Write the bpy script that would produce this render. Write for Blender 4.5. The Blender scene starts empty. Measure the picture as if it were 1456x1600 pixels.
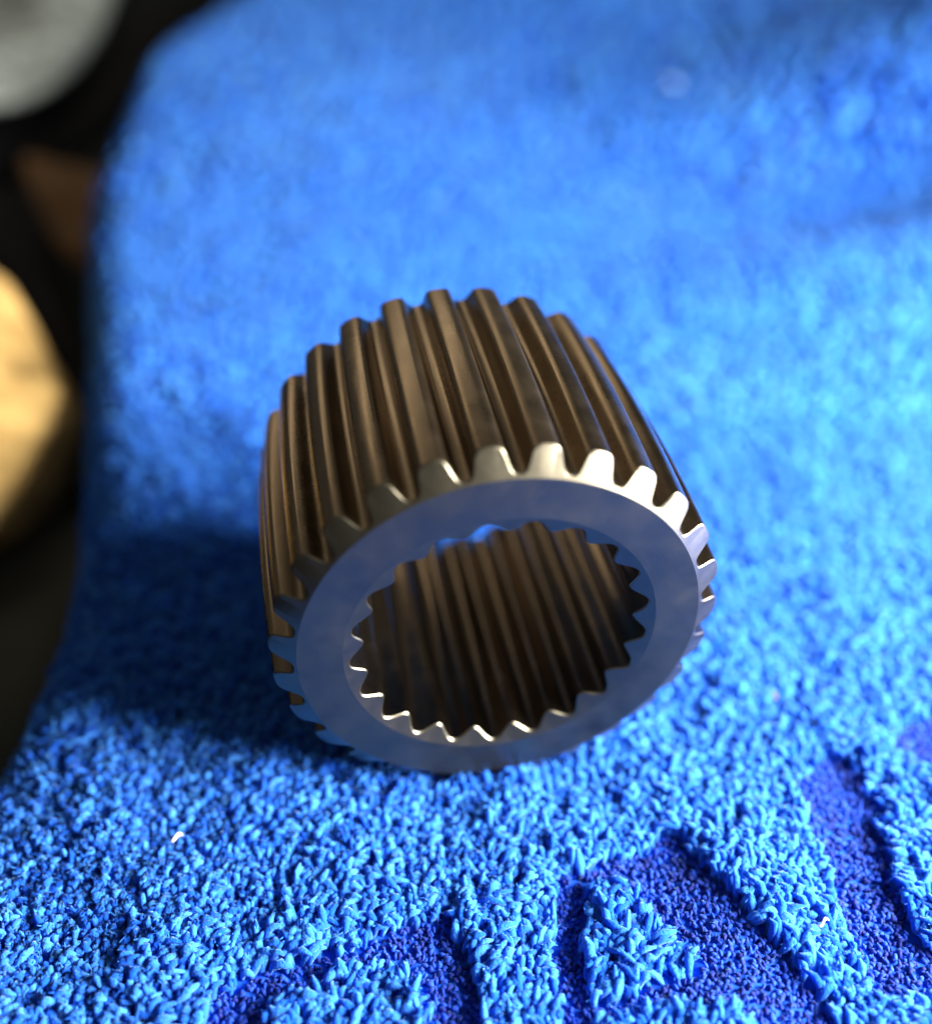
import bpy, math, random
import numpy as np
from mathutils import Vector, Matrix
rng = np.random.default_rng(7)
random.seed(7)
S = bpy.context.scene
col = S.collection
# one unit is the radius of the gear's flat ring (18 mm)
S.unit_settings.scale_length = 0.018

# ------------------------------------------------------------------ camera
cam_d = bpy.data.cameras.new('camera')
cam = bpy.data.objects.new('camera', cam_d); col.objects.link(cam)
cam.location = (-0.1786, -3.511, 4.675)
cam.rotation_euler = (math.radians(90 - 38.79), 0, 0)
cam_d.sensor_fit = 'HORIZONTAL'; cam_d.sensor_width = 36
cam_d.lens = 36 * 1597.2 / 1456
cam_d.clip_start = 0.05; cam_d.clip_end = 400
cam_d.dof.use_dof = True
cam_d.dof.focus_distance = 4.95
cam_d.dof.aperture_fstop = 0.168
S.camera = cam

# ------------------------------------------------------------------ lighting
W = bpy.data.worlds.new('World'); S.world = W; W.use_nodes = True
bg = W.node_tree.nodes['Background']
bg.inputs[0].default_value = (0.92, 0.90, 0.86, 1); bg.inputs[1].default_value = 0.11

def area(name, d, dist, size, size_y, power, color):
    l = bpy.data.lights.new(name, 'AREA'); l.shape = 'RECTANGLE'; l.size = size; l.size_y = size_y
    l.energy = power; l.color = color
    o = bpy.data.objects.new(name, l); col.objects.link(o)
    v = Vector(d).normalized(); o.location = Vector((0, 1, 0.5)) + v * dist
    o.rotation_euler = v.to_track_quat('Z', 'Y').to_euler()
    return o
area('window_light', (0.92, -0.28, 0.44), 12, 6.5, 6.0, 14700, (1.0, 0.98, 0.95))
area('tooth_fill_light', (-0.32, 0.80, 0.52), 26, 17, 3.6, 520, (1.0, 0.84, 0.62))  # added warm lamp behind the gear, placed for the tooth tops to reflect
S.view_settings.view_transform = 'Standard'
S.view_settings.look = 'None'
S.view_settings.exposure = 0
S.view_settings.gamma = 1
S.cycles.max_bounces = 8

# ------------------------------------------------------------------ helpers
def tag(o, label=None, cat=None, group=None, kind=None):
    if label: o['label'] = label
    if cat: o['category'] = cat
    if group: o['group'] = group
    if kind: o['kind'] = kind
    return o

def link(name, me, parent=None):
    o = bpy.data.objects.new(name, me); col.objects.link(o)
    if parent: o.parent = parent
    return o

def mesh_np(name, V, F, mats, smooth=True, fm=None, sharp=None):
    """F: list of int arrays (n,k) (faces of k corners)"""
    me = bpy.data.meshes.new(name)
    V = np.asarray(V, dtype=np.float32)
    if not isinstance(F, list): F = [F]
    F = [np.asarray(f, dtype=np.int32) for f in F if len(f)]
    loops = np.concatenate([f.ravel() for f in F])
    tot = np.concatenate([np.full(len(f), f.shape[1], dtype=np.int32) for f in F])
    start = np.concatenate([[0], np.cumsum(tot)[:-1]]).astype(np.int32)
    me.vertices.add(len(V)); me.vertices.foreach_set('co', V.ravel())
    me.loops.add(len(loops)); me.loops.foreach_set('vertex_index', loops)
    me.polygons.add(len(tot)); me.polygons.foreach_set('loop_start', start); me.polygons.foreach_set('loop_total', tot)
    me.polygons.foreach_set('use_smooth', np.full(len(tot), smooth))
    for m in mats: me.materials.append(m)
    if fm is not None: me.polygons.foreach_set('material_index', np.asarray(fm, dtype=np.int32))
    me.update(calc_edges=True); me.validate()
    if sharp: me.set_sharp_from_angle(angle=math.radians(sharp))
    return me

class NT:
    def __init__(s, name):
        s.m = bpy.data.materials.new(name); s.m.use_nodes = True
        s.t = s.m.node_tree; s.b = s.t.nodes['Principled BSDF']
    def n(s, kind, **kw):
        x = s.t.nodes.new(kind)
        for k, v in kw.items():
            if k.startswith('i_'):
                x.inputs[k[2:].replace('_', ' ')].default_value = v
            else: setattr(x, k, v)
        return x
    def l(s, a, b): s.t.links.new(a, b)
    def ramp(s, stops, fac):
        r = s.n('ShaderNodeValToRGB'); e = r.color_ramp.elements
        while len(e) < len(stops): e.new(0.5)
        for q, (p, c) in zip(e, stops): q.position = p; q.color = (*c, 1)
        s.l(fac, r.inputs[0]); return r

# ------------------------------------------------------------------ materials
def fabric(name, c_dark, c_lite, scale=3.0, rough=0.85, sheen=0.0, attr=False, sub=0.0):
    t = NT(name); co = t.n('ShaderNodeTexCoord')
    nz = t.n('ShaderNodeTexNoise'); nz.inputs['Scale'].default_value = scale; nz.inputs['Detail'].default_value = 5
    t.l(co.outputs['Object'], nz.inputs['Vector'])
    fac = nz.outputs['Fac']
    if attr:
        a = t.n('ShaderNodeAttribute', attribute_name='tone')
        mx = t.n('ShaderNodeMath', operation='MULTIPLY_ADD'); t.l(a.outputs['Fac'], mx.inputs[0]); mx.inputs[1].default_value = 0.8
        m2 = t.n('ShaderNodeMath', operation='MULTIPLY'); t.l(fac, m2.inputs[0]); m2.inputs[1].default_value = 0.2
        t.l(m2.outputs[0], mx.inputs[2]); fac = mx.outputs[0]
    r = t.ramp([(0.2, c_dark), (0.95 if attr else 0.75, c_lite)], fac)
    t.l(r.outputs[0], t.b.inputs['Base Color'])
    t.b.inputs['Roughness'].default_value = rough
    t.b.inputs['Specular IOR Level'].default_value = 0.25
    t.b.inputs['Sheen Weight'].default_value = sheen
    t.b.inputs['Sheen Roughness'].default_value = 0.4
    t.b.inputs['Sheen Tint'].default_value = (0.45, 0.8, 1.0, 1)
    return t.m

def soft(m, w=0.35):
    t = m.node_tree; b = t.nodes['Principled BSDF']; b.inputs['Specular IOR Level'].default_value = 0.11
    tr = t.nodes.new('ShaderNodeBsdfTranslucent'); mx = t.nodes.new('ShaderNodeMixShader'); mx.inputs[0].default_value = w
    t.links.new(b.inputs['Base Color'].links[0].from_socket, tr.inputs['Color'])
    t.links.new(b.outputs[0], mx.inputs[1]); t.links.new(tr.outputs[0], mx.inputs[2])
    t.links.new(mx.outputs[0], t.nodes['Material Output'].inputs['Surface'])
    co = t.nodes.new('ShaderNodeTexCoord'); nz = t.nodes.new('ShaderNodeTexNoise'); nz.inputs['Scale'].default_value = 75; nz.inputs['Detail'].default_value = 3
    bp = t.nodes.new('ShaderNodeBump'); bp.inputs['Strength'].default_value = 0.9; bp.inputs['Distance'].default_value = 0.012
    t.links.new(co.outputs['Object'], nz.inputs['Vector']); t.links.new(nz.outputs['Fac'], bp.inputs['Height'])
    t.links.new(bp.outputs[0], b.inputs['Normal']); t.links.new(bp.outputs[0], tr.inputs['Normal']); return m
M_pile = soft(fabric('blue_microfibre_pile', (0.010, 0.115, 0.70), (0.075, 0.36, 0.97), 1.3, 0.95, 0.5, True))
M_base = fabric('blue_towel_backing', (0.006, 0.08, 0.6), (0.012, 0.12, 0.72), 6)  # darker than the pile: shade between tufts put into the colour
M_letter = fabric('shaded_navy_stitches', (0.0008, 0.008, 0.15), (0.009, 0.070, 0.60), 24, 0.7, 0.2, True)  # navy thread, with the recess shade of the strokes mixed into its colour

def metal(name, base, base2, rough, rings=False, scale=3.5, met=1.0, bs=0.05):
    t = NT(name); co = t.n('ShaderNodeTexCoord')
    nz = t.n('ShaderNodeTexNoise'); nz.inputs['Scale'].default_value = scale; nz.inputs['Detail'].default_value = 8
    nz.inputs['Roughness'].default_value = 0.65
    t.l(co.outputs['Object'], nz.inputs['Vector'])
    r = t.ramp([(0.3, base), (0.7, base2)], nz.outputs['Fac']); t.l(r.outputs[0], t.b.inputs['Base Color'])
    t.b.inputs['Metallic'].default_value = met
    ra = t.n('ShaderNodeMapRange'); t.l(nz.outputs['Fac'], ra.inputs[0])
    ra.inputs['From Min'].default_value = 0.3; ra.inputs['From Max'].default_value = 0.7
    ra.inputs['To Min'].default_value = rough - 0.05; ra.inputs['To Max'].default_value = rough + 0.08
    oi = t.n('ShaderNodeObjectInfo'); ad = t.n('ShaderNodeMath', operation='MULTIPLY_ADD')
    t.l(oi.outputs['Random'], ad.inputs[0]); ad.inputs[1].default_value = 0.0 if rings else 0.10; t.l(ra.outputs[0], ad.inputs[2])
    t.l(ad.outputs[0], t.b.inputs['Roughness'])
    bump = t.n('ShaderNodeBump'); bump.inputs['Strength'].default_value = bs; bump.inputs['Distance'].default_value = 0.01
    if rings:   # fine turning marks, concentric with the gear
        sp = t.n('ShaderNodeSeparateXYZ'); t.l(co.outputs['Object'], sp.inputs[0])
        cb = t.n('ShaderNodeCombineXYZ'); t.l(sp.outputs['X'], cb.inputs['X']); t.l(sp.outputs['Z'], cb.inputs['Y'])
        ln = t.n('ShaderNodeVectorMath', operation='LENGTH'); t.l(cb.outputs[0], ln.inputs[0])
        n2 = t.n('ShaderNodeTexNoise', noise_dimensions='1D'); n2.inputs['Scale'].default_value = 90; n2.inputs['Detail'].default_value = 4
        t.l(ln.outputs['Value'], n2.inputs['W']); t.l(n2.outputs['Fac'], bump.inputs['Height'])
    else:       # grinding grain along the teeth
        mp = t.n('ShaderNodeMapping'); mp.inputs['Scale'].default_value = (40, 3, 40); t.l(co.outputs['Object'], mp.inputs['Vector'])
        n2 = t.n('ShaderNodeTexNoise'); n2.inputs['Scale'].default_value = 2; n2.inputs['Detail'].default_value = 6
        t.l(mp.outputs[0], n2.inputs['Vector']); t.l(n2.outputs['Fac'], bump.inputs['Height'])
    t.l(bump.outputs[0], t.b.inputs['Normal'])
    return t.m

M_steel = metal('ground_steel', (0.142, 0.126, 0.090), (0.168, 0.149, 0.106), 0.36, rings=True)
M_flank = metal('oiled_bronze_steel', (0.19, 0.142, 0.088), (0.235, 0.176, 0.112), 0.22, met=1.0)
M_spline = metal('oiled_spline_steel', (0.18, 0.135, 0.092), (0.20, 0.152, 0.104), 0.13, met=1.0, bs=0.02)

# ------------------------------------------------------------------ towel surface
EY = np.array([-6, -1.5, 0.0, 0.5, 1.3, 2.3, 4.1, 8.4, 12.8, 18.1, 26])
EX = np.array([-3.3, -3.1, -2.88, -2.78, -2.80, -2.98, -3.42, -4.6, -4.85, -3.6, -1.0])
def edge_x(y): return np.interp(y, EY, EX) + 0.05
def sstep(a, b, x):
    t = np.clip((x - a) / (b - a), 0, 1); return t * t * (3 - 2 * t)
def H(x, y):
    h = 0.03 * np.sin(1.1 * x + 0.7) * np.sin(0.9 * y + 0.3) * sstep(1.6, 3.5, y)
    # shallow valley behind the gear, deeper on the right, then the cloth climbs away
    yc = 7.3 - 0.12 * (x - 3)
    h = h - (0.10 + 0.95 * sstep(0.0, 5.0, x)) * np.exp(-((y - yc) / 2.1) ** 2)
    h = h + 0.045 * np.clip(y - 8.0, 0, None) ** 1.25
    h = h + 0.46 * np.log1p(np.exp((x - 1.2) * 1.5)) / 1.5 * sstep(3.2, 6.5, y) * (1 - 0.6 * sstep(8, 14, y)) - 0.03 * np.clip(x, -6, 1) * sstep(4, 8, y)
    h = h + 0.16 * np.sin(0.55 * x + 0.35 * y) * sstep(5, 10, y)
    h = h + 0.10 * np.exp(-((x - 1.1 - 0.35 * (y + 1)) / 0.35) ** 2) * sstep(0.4, -0.8, y) * 0.6
    return h
RR = 0.42
def surf(u, y):
    """u: distance along the cloth measured as x on the flat part -> position, tangent, normal"""
    xe = edge_x(y) + RR * 0.85
    t = xe - u
    a = np.clip(t / RR, 0, 1.45)
    over = np.clip(t - 1.45 * RR, 0, None)
    x = np.where(t > 0, xe - RR * np.sin(a) - over * math.cos(1.45), u)
    z = H(np.maximum(u, xe), y) - np.where(t > 0, RR * (1 - np.cos(a)) + over * math.sin(1.45), 0)
    return np.stack([x, y, z], -1)
def frame(u, y):
    e = 0.02
    p = surf(u, y); du = surf(u + e, y) - p; dy = surf(u, y + e) - p
    du /= np.linalg.norm(du, axis=-1, keepdims=True); n = np.cross(du, dy); n /= np.linalg.norm(n, axis=-1, keepdims=True)
    b = np.cross(n, du)
    return p, du, b, n

PILE = 0.108
# recessed lettering pressed into the near end of the towel
LET = {
 'A': ([(0.292,-0.615),(0.506,-0.527),(0.729,-0.468),(0.922,-0.345),(1.043,-0.579),(1.188,-0.825),(1.34,-1.047),(1.515,-1.347),(1.56,-1.62),(1.33,-1.56),(1.061,-1.29),(0.847,-1.255),(0.594,-1.266),(0.42,-1.34),(0.42,-1.7),(0.24,-1.7),(0.25,-1.26),(0.256,-0.983)],
       [(0.425,-0.620),(0.625,-0.590),(0.760,-0.830),(0.900,-1.000),(0.920,-1.110),(0.66,-1.20),(0.38,-1.27),(0.375,-0.951)], 'bold letter A pressed low into the towel, in front of the gear'),
 'I': ([(1.609,-0.039),(1.908,0.166),(2.02,0.113),(2.04,-0.226),(1.993,-0.608),(2.011,-0.918),(2.083,-1.063),(2.30,-1.05),(2.30,-1.20),(1.879,-1.216),(1.742,-1.225),(1.743,-1.156),(1.695,-0.983),(1.682,-0.644),(1.657,-0.266)], None, 'tall straight letter with a foot, pressed into the towel on the right'),
 'R': ([(-1.42,-1.9),(-1.36,-1.216),(-1.113,-1.094),(-0.817,-1.015),(-0.577,-0.925),(-0.409,-0.838),(-0.267,-0.838),(-0.188,-0.983),(-0.128,-1.171),(-0.06,-1.9)],
       [(-1.12,-1.9),(-1.12,-1.231),(-0.905,-1.15),(-0.69,-1.045),(-0.49,-1.035),(-0.37,-1.231),(-0.27,-1.9)], 'arched letter pressed into the towel at the bottom left of the lettering'),
 'dot': ([(2.27,0.26),(2.468,0.44),(2.85,0.48),(2.85,0.10),(2.446,0.08),(2.29,0.16)], None, 'small end of a letter stroke at the right edge of the towel lettering'),
}
def inpoly(x, y, P):
    r = np.zeros(x.shape, bool); n = len(P)
    for i in range(n):
        x1, y1 = P[i]; x2, y2 = P[(i + 1) % n]
        if y1 == y2: continue
        c = ((y1 > y) != (y2 > y)) & (x < (x2 - x1) * (y - y1) / (y2 - y1) + x1)
        r ^= c
    return r
def wob(x, y):
    return 0.011 * np.sin(31 * x + 17 * y) + 0.008 * np.sin(47 * y - 23 * x), 0.011 * np.sin(29 * y + 11 * x) + 0.008 * np.sin(53 * x)
def in_letter(k, x, y):
    dx, dy = wob(x, y); o, h, _ = LET[k]
    m = inpoly(x + dx, y + dy, o)
    if h: m &= ~inpoly(x + dx, y + dy, h)
    return m

towel = link('towel', None); towel.location = (0, 0, -PILE)
tag(towel, 'blue microfibre towel with pressed lettering under the steel gear', 'towel')
# backing cloth
us = np.concatenate([np.linspace(-8.5, -2, 60), np.linspace(-1.9, 14, 90)])
ys = np.concatenate([np.linspace(-2.6, 5, 80), np.linspace(5.2, 26, 80)])
U, Y = np.meshgrid(us, ys)
P = surf(U.ravel(), Y.ravel()); P[:, 2] -= 0.0
nx, ny = len(us), len(ys)
i = np.arange(ny - 1)[:, None] * nx + np.arange(nx - 1)[None, :]; i = i.ravel()
link('backing', mesh_np('backing', P, np.stack([i, i + 1, i + 1 + nx, i + nx], -1), [M_base]), towel)

GA = Vector((0.17657, -0.98429, 0)).normalized()     # gear axis, towards the camera
GZ = 1.03; RT = 1.128
def clearance(x, y):
    """height of the gear's underside above the backing (inf away from it)"""
    s = x * GA.x + y * GA.y; d = x * (-GA.y) + y * GA.x
    h = np.full(x.shape, 9.0)
    m = (s < -0.02) & (s > -1.62) & (abs(d) < RT)
    h[m] = GZ - np.sqrt(RT ** 2 - d[m] ** 2) + PILE
    return h

def smooth_noise(x, y, f, seed):
    r = np.random.default_rng(seed); v = 0
    for k in range(5):
        a = r.uniform(0, 6.28); p = r.uniform(0, 6.28); ff = f * r.uniform(0.6, 1.5)
        v = v + np.sin(ff * (x * math.cos(a) + y * math.sin(a)) + p)
    return v / 2.2

def tufts(name, u, y, h, rad, lean, az, sides, rings, mat, parent, seed=1, clump=None, fuzz=0):
    """worm-like twisted tufts standing on the cloth, each a closed rounded tube"""
    r = np.random.default_rng(seed)
    N = len(u); p, tx, ty, n = frame(u, y)
    ts = np.linspace(0, 1, rings)
    prof = np.array([0.8, 0.95, 1.05, 1.05, 0.78]) if rings == 5 else np.interp(ts, [0, .35, .8, 1], [0.8, 1.05, 1.0, 0.55])
    dirv = tx * np.cos(az)[:, None] + ty * np.sin(az)[:, None]
    side = -tx * np.sin(az)[:, None] + ty * np.cos(az)[:, None]
    wx = r.uniform(-0.35, 0.35, N) * rad * 2
    Vs = []
    ell = r.uniform(0.8, 1.25, N)
    for k, t in enumerate(ts):
        c = p + n * (h * math.sin(2.15 * t))[:, None] + dirv * (h * (lean * 1.25 + 0.15) * t ** 1.4)[:, None] + side * (wx * math.sin(3.1 * t))[:, None]
        T = n * (2.15 * math.cos(2.15 * t) * 0.8 + 0.25) + dirv * (lean * 1.75 * t ** 0.4)[:, None]; T /= np.linalg.norm(T, axis=1, keepdims=True)
        if clump is not None: c = c + (tx * clump[0][:, None] + ty * clump[1][:, None]) * t
        B = np.cross(T, side)
        for q in range(sides):
            a = 2 * math.pi * q / sides
            jr = rad * prof[k] * r.uniform(0.74, 1.26, N)
            Vs.append(c + side * (jr * math.cos(a) * ell)[:, None] + B * (jr * math.sin(a) / ell)[:, None])
        last = c; lT = T
    Vs.append(last + lT * (rad * 0.55)[:, None])
    V = np.stack(Vs, 1).reshape(-1, 3); nv = sides * rings + 1
    quad = []; tri = []
    for k in range(rings - 1):
        for q in range(sides):
            q2 = (q + 1) % sides
            quad.append((k * sides + q, k * sides + q2, (k + 1) * sides + q2, (k + 1) * sides + q))
    for q in range(sides): tri.append(((rings - 1) * sides + q, (rings - 1) * sides + (q + 1) % sides, nv - 1))
    off = (np.arange(N) * nv)[:, None, None]
    Q = (np.array(quad)[None] + off).reshape(-1, 4); Tt = (np.array(tri)[None] + off).reshape(-1, 3)
    me = mesh_np(name, V, [Q, Tt], [mat])
    at = me.attributes.new('tone', 'FLOAT', 'POINT')
    at.data.foreach_set('value', np.repeat(r.uniform(0, 1, N), nv).astype(np.float32))
    o = link(name, me, parent); tag(o, kind='stuff')
    if fuzz:
        # stray fibre ends standing off the tufts
        K = fuzz; M = N * K
        b = V.reshape(N, nv, 3); hi = b[:, sides * max(rings - 3, 0):, :]
        pick = r.integers(0, hi.shape[1], (N, K)); root = np.take_along_axis(hi, pick[:, :, None], 1).reshape(M, 3)
        cen = np.repeat(b[:, sides * (rings - 2):sides * (rings - 1), :].mean(1), K, 0)
        out = root - cen; out /= np.linalg.norm(out, axis=1, keepdims=True) + 1e-6
        out = out + r.normal(0, 0.55, (M, 3)); out[:, 2] += 0.2; out /= np.linalg.norm(out, axis=1, keepdims=True)
        sd = np.cross(out, r.normal(0, 1, (M, 3))); sd /= np.linalg.norm(sd, axis=1, keepdims=True) + 1e-6
        L = (np.repeat(rad, K) * r.uniform(0.5, 1.5, M))[:, None]; w = (0.0022 * r.uniform(0.7, 1.5, M))[:, None]
        root = root - out * 0.004
        FV = np.stack([root - sd * w, root + sd * w, root + out * L + sd * w * 0.5, root + out * L - sd * w * 0.5], 1).reshape(-1, 3)
        fme = mesh_np('fibre', FV, [np.arange(M * 4).reshape(-1, 4)], [mat])
        at = fme.attributes.new('tone', 'FLOAT', 'POINT'); at.data.foreach_set('value', np.repeat(r.uniform(0.1, 1, M), 4).astype(np.float32))
        tag(link('fibre', fme, parent), kind='stuff')
    return o

def jgrid(x0, x1, y0, y1, p, seed):
    r = np.random.default_rng(seed)
    xs = np.arange(x0, x1, p); ys = np.arange(y0, y1, p * 0.87)
    X, Yy = np.meshgrid(xs, ys); X = X + (np.arange(len(ys))[:, None] % 2) * p * 0.5
    X = X + r.uniform(-.42, .42, X.shape) * p; Yy = Yy + r.uniform(-.42, .42, X.shape) * p
    return X.ravel(), Yy.ravel()

def pile_region(x0, x1, y0, y1, pitch, rad, sides, rings, seed, clip=None):
    u, y = jgrid(x0, x1, y0, y1, pitch, seed)
    if clip is not None:
        m = clip(u, y); u, y = u[m], y[m]
    r = np.random.default_rng(seed + 50); N = len(u)
    cl = clearance(u, y)
    h = (0.86 if seed == 21 else 0.98) * PILE * (1 + (0.15 if seed == 21 else 0.04) * smooth_noise(u, y, 7, 3)) * r.uniform(0.80, 1.12, N)
    h = np.minimum(h, np.clip(cl - 0.03, 0.02, None))
    az = math.radians(75) + 12 * 0.05 * u + (0.45 if seed == 21 else 0.1) * smooth_noise(u, y, 1.4, 5) + r.normal(0, 0.8, N)
    lean = np.clip(0.34 + 0.2 * smooth_noise(u, y, 2.2, 9) + r.normal(0, 0.2, N), 0, 1.1)
    rr = rad * r.uniform(0.75, 1.3, N)
    m = np.zeros(N, bool)
    for k in LET:
        dd = h * (lean * 1.25 + 0.15)
        for q in (0, 0.5, 0.95): m |= in_letter(k, u + q * dd * np.cos(az), y + q * dd * np.sin(az))
    u, y, h, az, lean, rr, cl = [v[~m] for v in (u, y, h, az, lean, rr, cl)]; N = len(u)
    cp = pitch * 2.3; cu = np.floor(u / cp).astype(int); cy = np.floor(y / cp + 0.5 * (cu % 2)).astype(int)
    hs = lambda a, b, k: np.modf(np.abs(np.sin(a * 127.1 + b * 311.7 + k * 74.7) * 43758.5453))[0]
    gx = (cu + 0.2 + 0.6 * hs(cu, cy, 1)) * cp; gy = (cy + 0.2 + 0.6 * hs(cu, cy, 2) - 0.5 * (cu % 2)) * cp
    h = h * ((0.72 + 0.5 * hs(cu, cy, 3)) if seed == 21 else (0.92 + 0.12 * hs(cu, cy, 3))); az = az + 1.2 * (hs(cu, cy, 4) - 0.5)
    h = np.minimum(h, np.clip(cl - 0.03, 0.02, None))
    tufts('pile', u, y, h, rr, lean, az, sides, rings, M_pile, towel, seed + 9, (0.25 * (gx - u), 0.25 * (gy - y)), fuzz=5 if seed == 21 else 0)
pile_region(-4.2, 4.2, -1.9, 3.6, 0.0310, 0.0168, 5, 4, 21, lambda u, y: (u > -3.9) & (abs(u) < 2.6 + 0.45 * (y + 1.9)))
pile_region(-5.6, 6.5, 3.6, 8.0, 0.068, 0.040, 5, 4, 22, lambda u, y: abs(u) < 4.2 + 0.5 * (y - 3.6))
pile_region(-7.5, 12.0, 8.0, 22.0, 0.13, 0.085, 4, 3, 23, lambda u, y: (u < 6.5 + 0.42 * (y - 8)) & (u > -7.0))

for k in ('R', 'A', 'I', 'dot'):
    o_, h_, lab = LET[k]
    xs = [q[0] for q in o_]; yy = [q[1] for q in o_]
    u, y = jgrid(min(xs) - .05, max(xs) + .05, min(yy) - .05, max(yy) + .05, 0.027, 31 + len(o_))
    m = in_letter(k, u, y); u, y = u[m], y[m]; N = len(u)
    h = 0.024 * rng.uniform(0.6, 1.5, N)
    o = tufts('letter', u, y, h, 0.0105 * rng.uniform(0.8, 1.3, N), np.full(N, 0.5), rng.uniform(0, 6.28, N), 5, 3, M_letter, towel, 41 + N % 7)
    del o['kind']; o['label'] = lab

# ------------------------------------------------------------------ the gear
gear = link('gear', None)
gear.location = (0, 0, GZ - RT); gear.rotation_euler = (0, 0, math.radians(10.17))
tag(gear, 'hollow steel gear with straight outer teeth and splined bore lying on the blue towel', 'gear')
NTEETH = 27; NSPL = 21; LEN = 1.66
TW = math.radians(-0.8) / 1.517
KC = 0.075 / 0.128                       # outer chamfer depth per radius
KI = 0.40                                # bore chamfer
RB = 1.018                               # root radius
def tooth_profile():
    hp = math.pi / NTEETH
    pts = []      # (phi, r) half profile from centre of tip to centre of gap
    tipw = 0.050; r0 = RT
    # tip land with rounded corner, curved flank, root fillet, gap
    half = [(0, RT), (0.020, RT - 0.0004), (0.036, RT - 0.0020), (0.0500, RT - 0.0068), (0.0600, RT - 0.0150), (0.0668, RT - 0.0270), (0.0715, RT - 0.0420),
            (0.0755, RT - 0.0590), (0.0800, RT - 0.0760), (0.0850, RT - 0.0910), (0.0920, RT - 0.1020), (0.1000, RT - 0.1075), (0.1080, RT - 0.1097)]
    for w, r in half: pts.append((w / r, r))
    pts.append((hp, RB))
    full = [(-a, r) for a, r in reversed(pts)] + pts[1:]
    return full
def pt(r, phi, s): return (r * math.cos(phi), -s, r * math.sin(phi))
def inset(pr, e, sgn):
    """shift a (phi, r) profile towards the metal by e"""
    out = []
    n = len(pr)
    for k in range(n):
        a = pr[max(k - 1, 0)]; b = pr[min(k + 1, n - 1)]
        dx = (b[0] - a[0]) * pr[k][1]; dr = b[1] - a[1]; L = math.hypot(dx, dr)
        nx_, nr = -dr / L, dx / L            # outward for phi increasing
        if nr < 0: nx_, nr = -nx_, -nr
        nr *= sgn; nx_ *= sgn
        if k in (0, n - 1): nx_ = 0
        out.append((pr[k][0] - nx_ * e / pr[k][1], pr[k][1] - nr * e))
    return out
def sweep(name, prof, sgn, rflat, kc, twist, mats, steps, bevel):
    n = len(prof); loops = []; hp = prof[-1][0]
    loops.append([pt(rflat, p[0], 0) for p in prof])
    ins = inset(prof, bevel, sgn)
    d = lambda r: -abs(r - rflat) * kc
    loops.append([pt(r, a, d(r)) for a, r in ins])
    b2 = bevel * 1.1
    loops.append([pt(r, a, d(r) - b2) for a, r in prof])
    for k in range(1, steps):
        loops.append([pt(r, a + twist * (-(s)), s) for (a, r), s in
                      [((a, r), (d(r) - b2) + k / steps * ((-LEN - d(r) + b2) - (d(r) - b2))) for a, r in prof]])
    # fix: the twist starts at the chamfer so front ends line up
    def tw(a, s):
        t = min(max((-s - 0.075) / (LEN - 0.15), 0), 1)
        return a + twist * (-s - 0.075)
    def crown(s):
        t = min(max((-s - 0.06) / (LEN - 0.12), 0), 1)
        return 0.024 * 4 * t * (1 - t) if twist else 0
    L2 = []
    L2.append(loops[0])
    L2.append([pt(r, tw(a, d(r)), d(r)) for a, r in ins])
    for k in range(0, steps + 1):
        row = []
        for a, r in prof:
            s0 = d(r) - b2; s1 = -LEN - d(r) + b2; s = s0 + (s1 - s0) * k / steps
            row.append(pt(r + crown(s), tw(a, s), s))
        L2.append(row)
    L2.append([pt(r, tw(a, -LEN - d(r)), -LEN - d(r)) for a, r in ins])
    L2.append([pt(rflat, tw(a, -LEN), -LEN) for a, r in prof])
    V = [v for l in L2 for v in l]; F = []; fm = []
    for j in range(len(L2) - 1):
        for k in range(n - 1):
            q = (j * n + k, j * n + k + 1, (j + 1) * n + k + 1, (j + 1) * n + k)
            if sgn < 0: q = q[::-1]
            F.append(q[::-1]); fm.append(0 if j < 2 or j >= len(L2) - 3 else 1)
    return mesh_np(name, V, [np.array(F)], mats, True, fm, sharp=24)

tp = tooth_profile()
m_tooth = sweep('tooth', tp, 1, 1.0, KC, TW, [M_steel, M_flank], 18, 0.006)
# teeth: phase 0.4 degrees at the front
for k in range(NTEETH):
    o = link('tooth', m_tooth, gear); o.location = (0, 0, RT); o.rotation_euler = (0, -math.radians(0.2 + k * 360 / NTEETH), 0)
# splines of the bore; profile over one pitch, tip (small radius) in the middle
hp = math.pi / NSPL
RV, RPK = 0.750, 0.677
sp = []
for k in range(-12, 13):
    x = k / 12
    c = 0.5 + 0.5 * math.cos(math.pi * x)
    c = c ** 1.08
    sp.append((x * hp, RV - (RV - RPK) * c))
m_spl = sweep('spline', sp, -1, 0.781, KI, 0.0, [M_steel, M_spline], 4, 0.006)
for k in range(NSPL):
    o = link('spline', m_spl, gear); o.location = (0, 0, RT)
    o.rotation_euler = (0, -math.radians(27.9 + 360 / NSPL / 2 + k * 360 / NSPL), 0)
# flat end faces
def annulus(name, r0, r1, s, flip, segs=270):
    V = []; F = []
    R = [r0, r0 + .004, (r0 + r1) / 2, r1 - .004, r1]
    for r in R:
        for k in range(segs): V.append(pt(r, 2 * math.pi * k / segs, s))
    for j in range(len(R) - 1):
        for k in range(segs):
            k2 = (k + 1) % segs; q = (j * segs + k, j * segs + k2, (j + 1) * segs + k2, (j + 1) * segs + k)
            F.append(q if not flip else q[::-1])
    return mesh_np(name, V, [np.array(F)], [M_steel], True)
o = link('end_face', annulus('end_face', 0.781, 1.0, 0, True), gear); o.location = (0, 0, RT)
o = link('end_face', annulus('end_face', 0.781, 1.0, -LEN, False), gear); o.location = (0, 0, RT)

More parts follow.
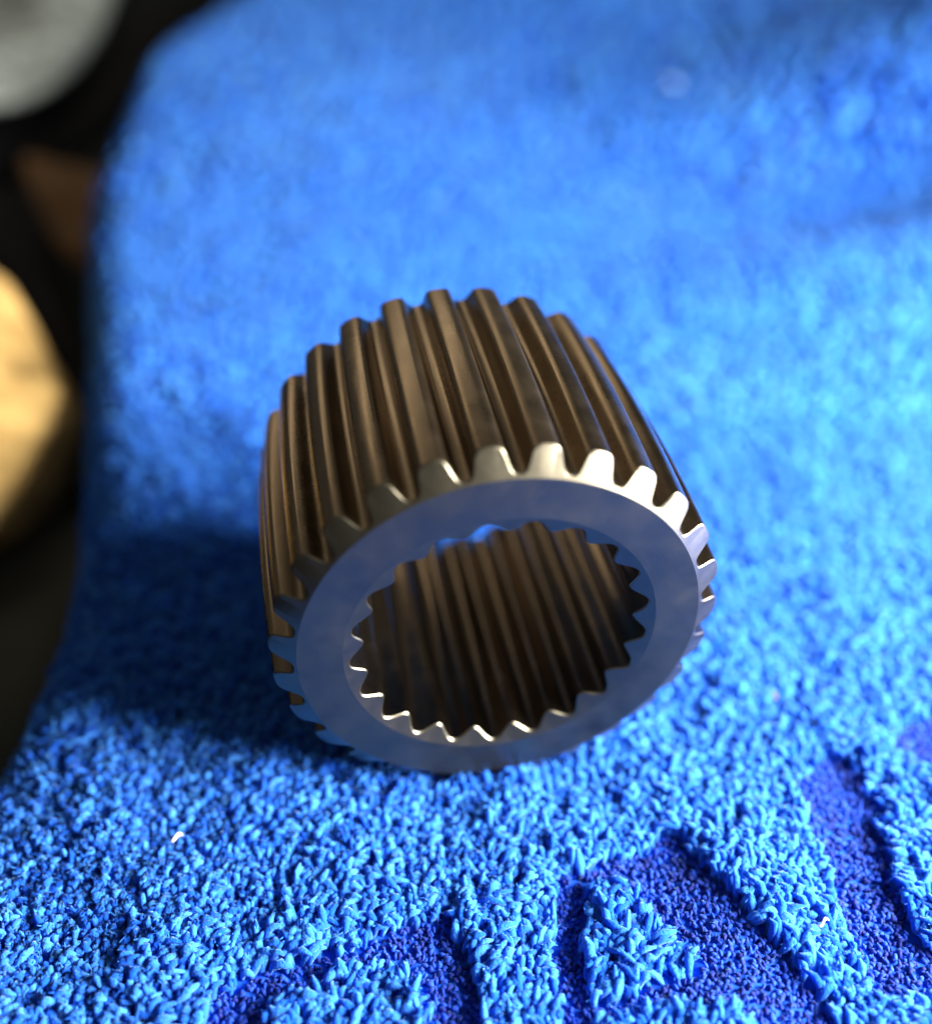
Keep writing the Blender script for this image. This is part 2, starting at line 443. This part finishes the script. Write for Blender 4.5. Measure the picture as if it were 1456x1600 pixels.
# ------------------------------------------------------------------ lint on the towel
M_lint = fabric('pale_lint', (0.75, 0.6, 0.58), (0.9, 0.8, 0.78), 20)
M_fluff = fabric('blue_grey_fluff', (0.15, 0.26, 0.5), (0.25, 0.4, 0.7), 20)
M_red = fabric('reddish_lint', (0.35, 0.12, 0.12), (0.5, 0.2, 0.2), 20)
M_speck = fabric('dark_speck', (0.01, 0.012, 0.03), (0.02, 0.02, 0.05), 20)
def lint(x, y, L, w, ang, mat, label):
    V = []; F = []; segs = 5; n = 9
    for k in range(n):
        t = k / (n - 1) - 0.5
        cx = t * L; cy = 0.25 * L * math.sin(5 * t); rr = w * (0.25 + math.cos(t * 2.6))
        for q in range(segs):
            a = 6.283 * q / segs; V.append((cx, cy + rr * math.cos(a), rr * math.sin(a) * 0.7 + 0.2 * L * math.cos(t * 3)))
    for k in range(n - 1):
        for q in range(segs): F.append((k * segs + q, k * segs + (q + 1) % segs, (k + 1) * segs + (q + 1) % segs, (k + 1) * segs + q))
    o = link('lint', mesh_np('lint', V, [np.array(F)], [mat]))
    z = float(H(np.array(x), np.array(y)))
    o.location = (x, y, z + 0.005); o.rotation_euler = (0, 0, ang)
    tag(o, label, 'lint'); return o
lint(-1.69, -0.42, 0.065, 0.010, 0.25, M_lint, 'bright pale lint fleck on the towel left of and below the gear')
lint(1.55, -0.90, 0.07, 0.009, 0.1, M_lint, 'pinkish lint fleck between the pressed letters on the right')
lint(1.66, 0.55, 0.05, 0.005, 0.9, M_red, 'tiny reddish lint fleck on the towel right of the gear')
lint(2.62, 11.0, 0.13, 0.075, 1.4, M_fluff, 'out-of-focus white fluff on the towel far behind the gear')
lint(2.75, 6.9, 0.12, 0.05, 0.4, M_speck, 'out-of-focus dark speck on the towel behind the gear')

# ------------------------------------------------------------------ things beyond the towel's left edge
M_floor = fabric('dark_seat_cloth', (0.028, 0.029, 0.020), (0.07, 0.07, 0.05), 0.8)
M_grey = fabric('grey_fleece', (0.06, 0.065, 0.06), (0.42, 0.46, 0.41), 3.2)
M_tan = fabric('tan_fabric', (0.22, 0.12, 0.03), (0.80, 0.52, 0.18), 2.4)
M_brown = fabric('brown_fabric', (0.14, 0.07, 0.025), (0.24, 0.13, 0.05), 1.0)
M_black = fabric('black_webbing', (0.002, 0.002, 0.0025), (0.006, 0.006, 0.007), 2.0)
fl = mesh_np('seat', [(-90, -60, -6.5), (60, -60, -6.5), (60, 120, -6.5), (-90, 120, -6.5)], [np.array([(0, 1, 2, 3)])], [M_floor])
tag(link('seat', fl), kind='structure')

def cushion(name, poly, z, thick, mat, label, cat, bump=0.12, seed=3):
    """a soft folded piece of cloth with the outline poly, domed and wrinkled, closed below"""
    r = np.random.default_rng(seed)
    P = np.array(poly, float); c = P.mean(0)
    n = 96
    d = np.vstack([P, P[:1]]); L = np.concatenate([[0], np.cumsum(np.linalg.norm(np.diff(d, axis=0), axis=1))])
    t = np.linspace(0, L[-1], n, endpoint=False)
    O = np.stack([np.interp(t, L, d[:, 0]), np.interp(t, L, d[:, 1])], 1)
    for _ in range(30): O = (np.roll(O, 1, 0) + O * 2 + np.roll(O, -1, 0)) / 4
    fr = [(0.85, -0.6), (1.0, 0.0), (0.97, .35), (0.9, .62), (0.78, .82), (0.6, .93), (0.4, .98), (0.2, 1.0), (0.0, 1.0)]
    V = []; F = []
    for f, hh in fr:
        for k in range(n):
            x, y = c + (O[k] - c) * f
            w = bump * float(smooth_noise(np.array(x), np.array(y), 2.4, seed)) if hh > 0 else 0
            V.append((x, y, z + thick * hh + w * hh))
    for j in range(len(fr) - 1):
        for k in range(n):
            k2 = (k + 1) % n; F.append((j * n + k, j * n + k2, (j + 1) * n + k2, (j + 1) * n + k))
    o = link(name, mesh_np(name, V, [np.array(F)], [mat]))
    tag(o, label, cat); return o
BG = [
  ('fleece', [(-15.444, 27.798), (-9.169, 27.798), (-7.61, 19.62), (-7.12, 16.357), (-7.062, 14.337), (-7.177, 13.116), (-8.805, 12.478)], -0.55, 0.5, 'grey', 'grey fleece cloth in the top left corner beyond the strap', 'cloth', 0.25, 3),
  ('bag_strap', [(-10.771, 15.061), (-8.211, 15.594), (-7.922, 17.348), (-7.928, 19.875), (-10.759, 32.734), (-5.148, 32.734), (-6.136, 22.345), (-6.629, 18.213), (-6.548, 15.061), (-6.466, 12.86), (-7.702, 13.446), (-8.949, 11.037)], -1.6, 0.4, 'black', 'black strap running diagonally across the top left corner', 'strap', 0.1, 4),
  ('brown_cloth', [(-7.182, 12.367), (-6.068, 11.946), (-5.156, 11.413), (-4.605, 8.353), (-5.081, 8.353), (-5.67, 9.328)], -1.0, 0.3, 'brown', 'brown cloth showing in the gap between the two black straps', 'cloth', 0.15, 5),
  ('bag_strap', [(-10.456, 15.387), (-8.406, 15.046), (-7.203, 12.633), (-5.949, 10.231), (-4.676, 7.345), (-3.998, 5.951), (-4.726, 6.478), (-5.775, 8.317), (-6.63, 9.814), (-8.94, 11.85)], -1.9, 0.35, 'black', 'black strap running down between the brown cloth and tan cushion', 'strap', 0.1, 6),
  ('cushion', [(-7.367, 7.923), (-5.543, 7.486), (-4.762, 6.239), (-4.051, 5.122), (-3.607, 4.436), (-3.588, 4.069), (-3.89, 3.771), (-3.964, 3.264), (-4.097, 2.84), (-4.905, 2.601)], -0.85, 0.6, 'tan', 'bright tan cushion at the left edge beyond the towel', 'cushion', 0.13, 7),
  ('dark_cloth', [(-5.524, 2.951), (-4.369, 3.547), (-4.273, 4.312), (-3.903, 4.954), (-3.289, 3.823), (-2.979, 1.855), (-2.989, 0.638), (-4.325, 0.439)], -1.5, 0.4, 'olive', 'dark olive cloth hanging below the tan cushion at the left edge', 'cloth', 0.2, 8),
]
for name, poly, z, thick, mk, label, cat, bump, seed in BG:
    cushion(name, poly, z, thick, {'grey': M_grey, 'tan': M_tan, 'brown': M_brown, 'black': M_black, 'olive': M_floor}[mk], label, cat, bump, seed)
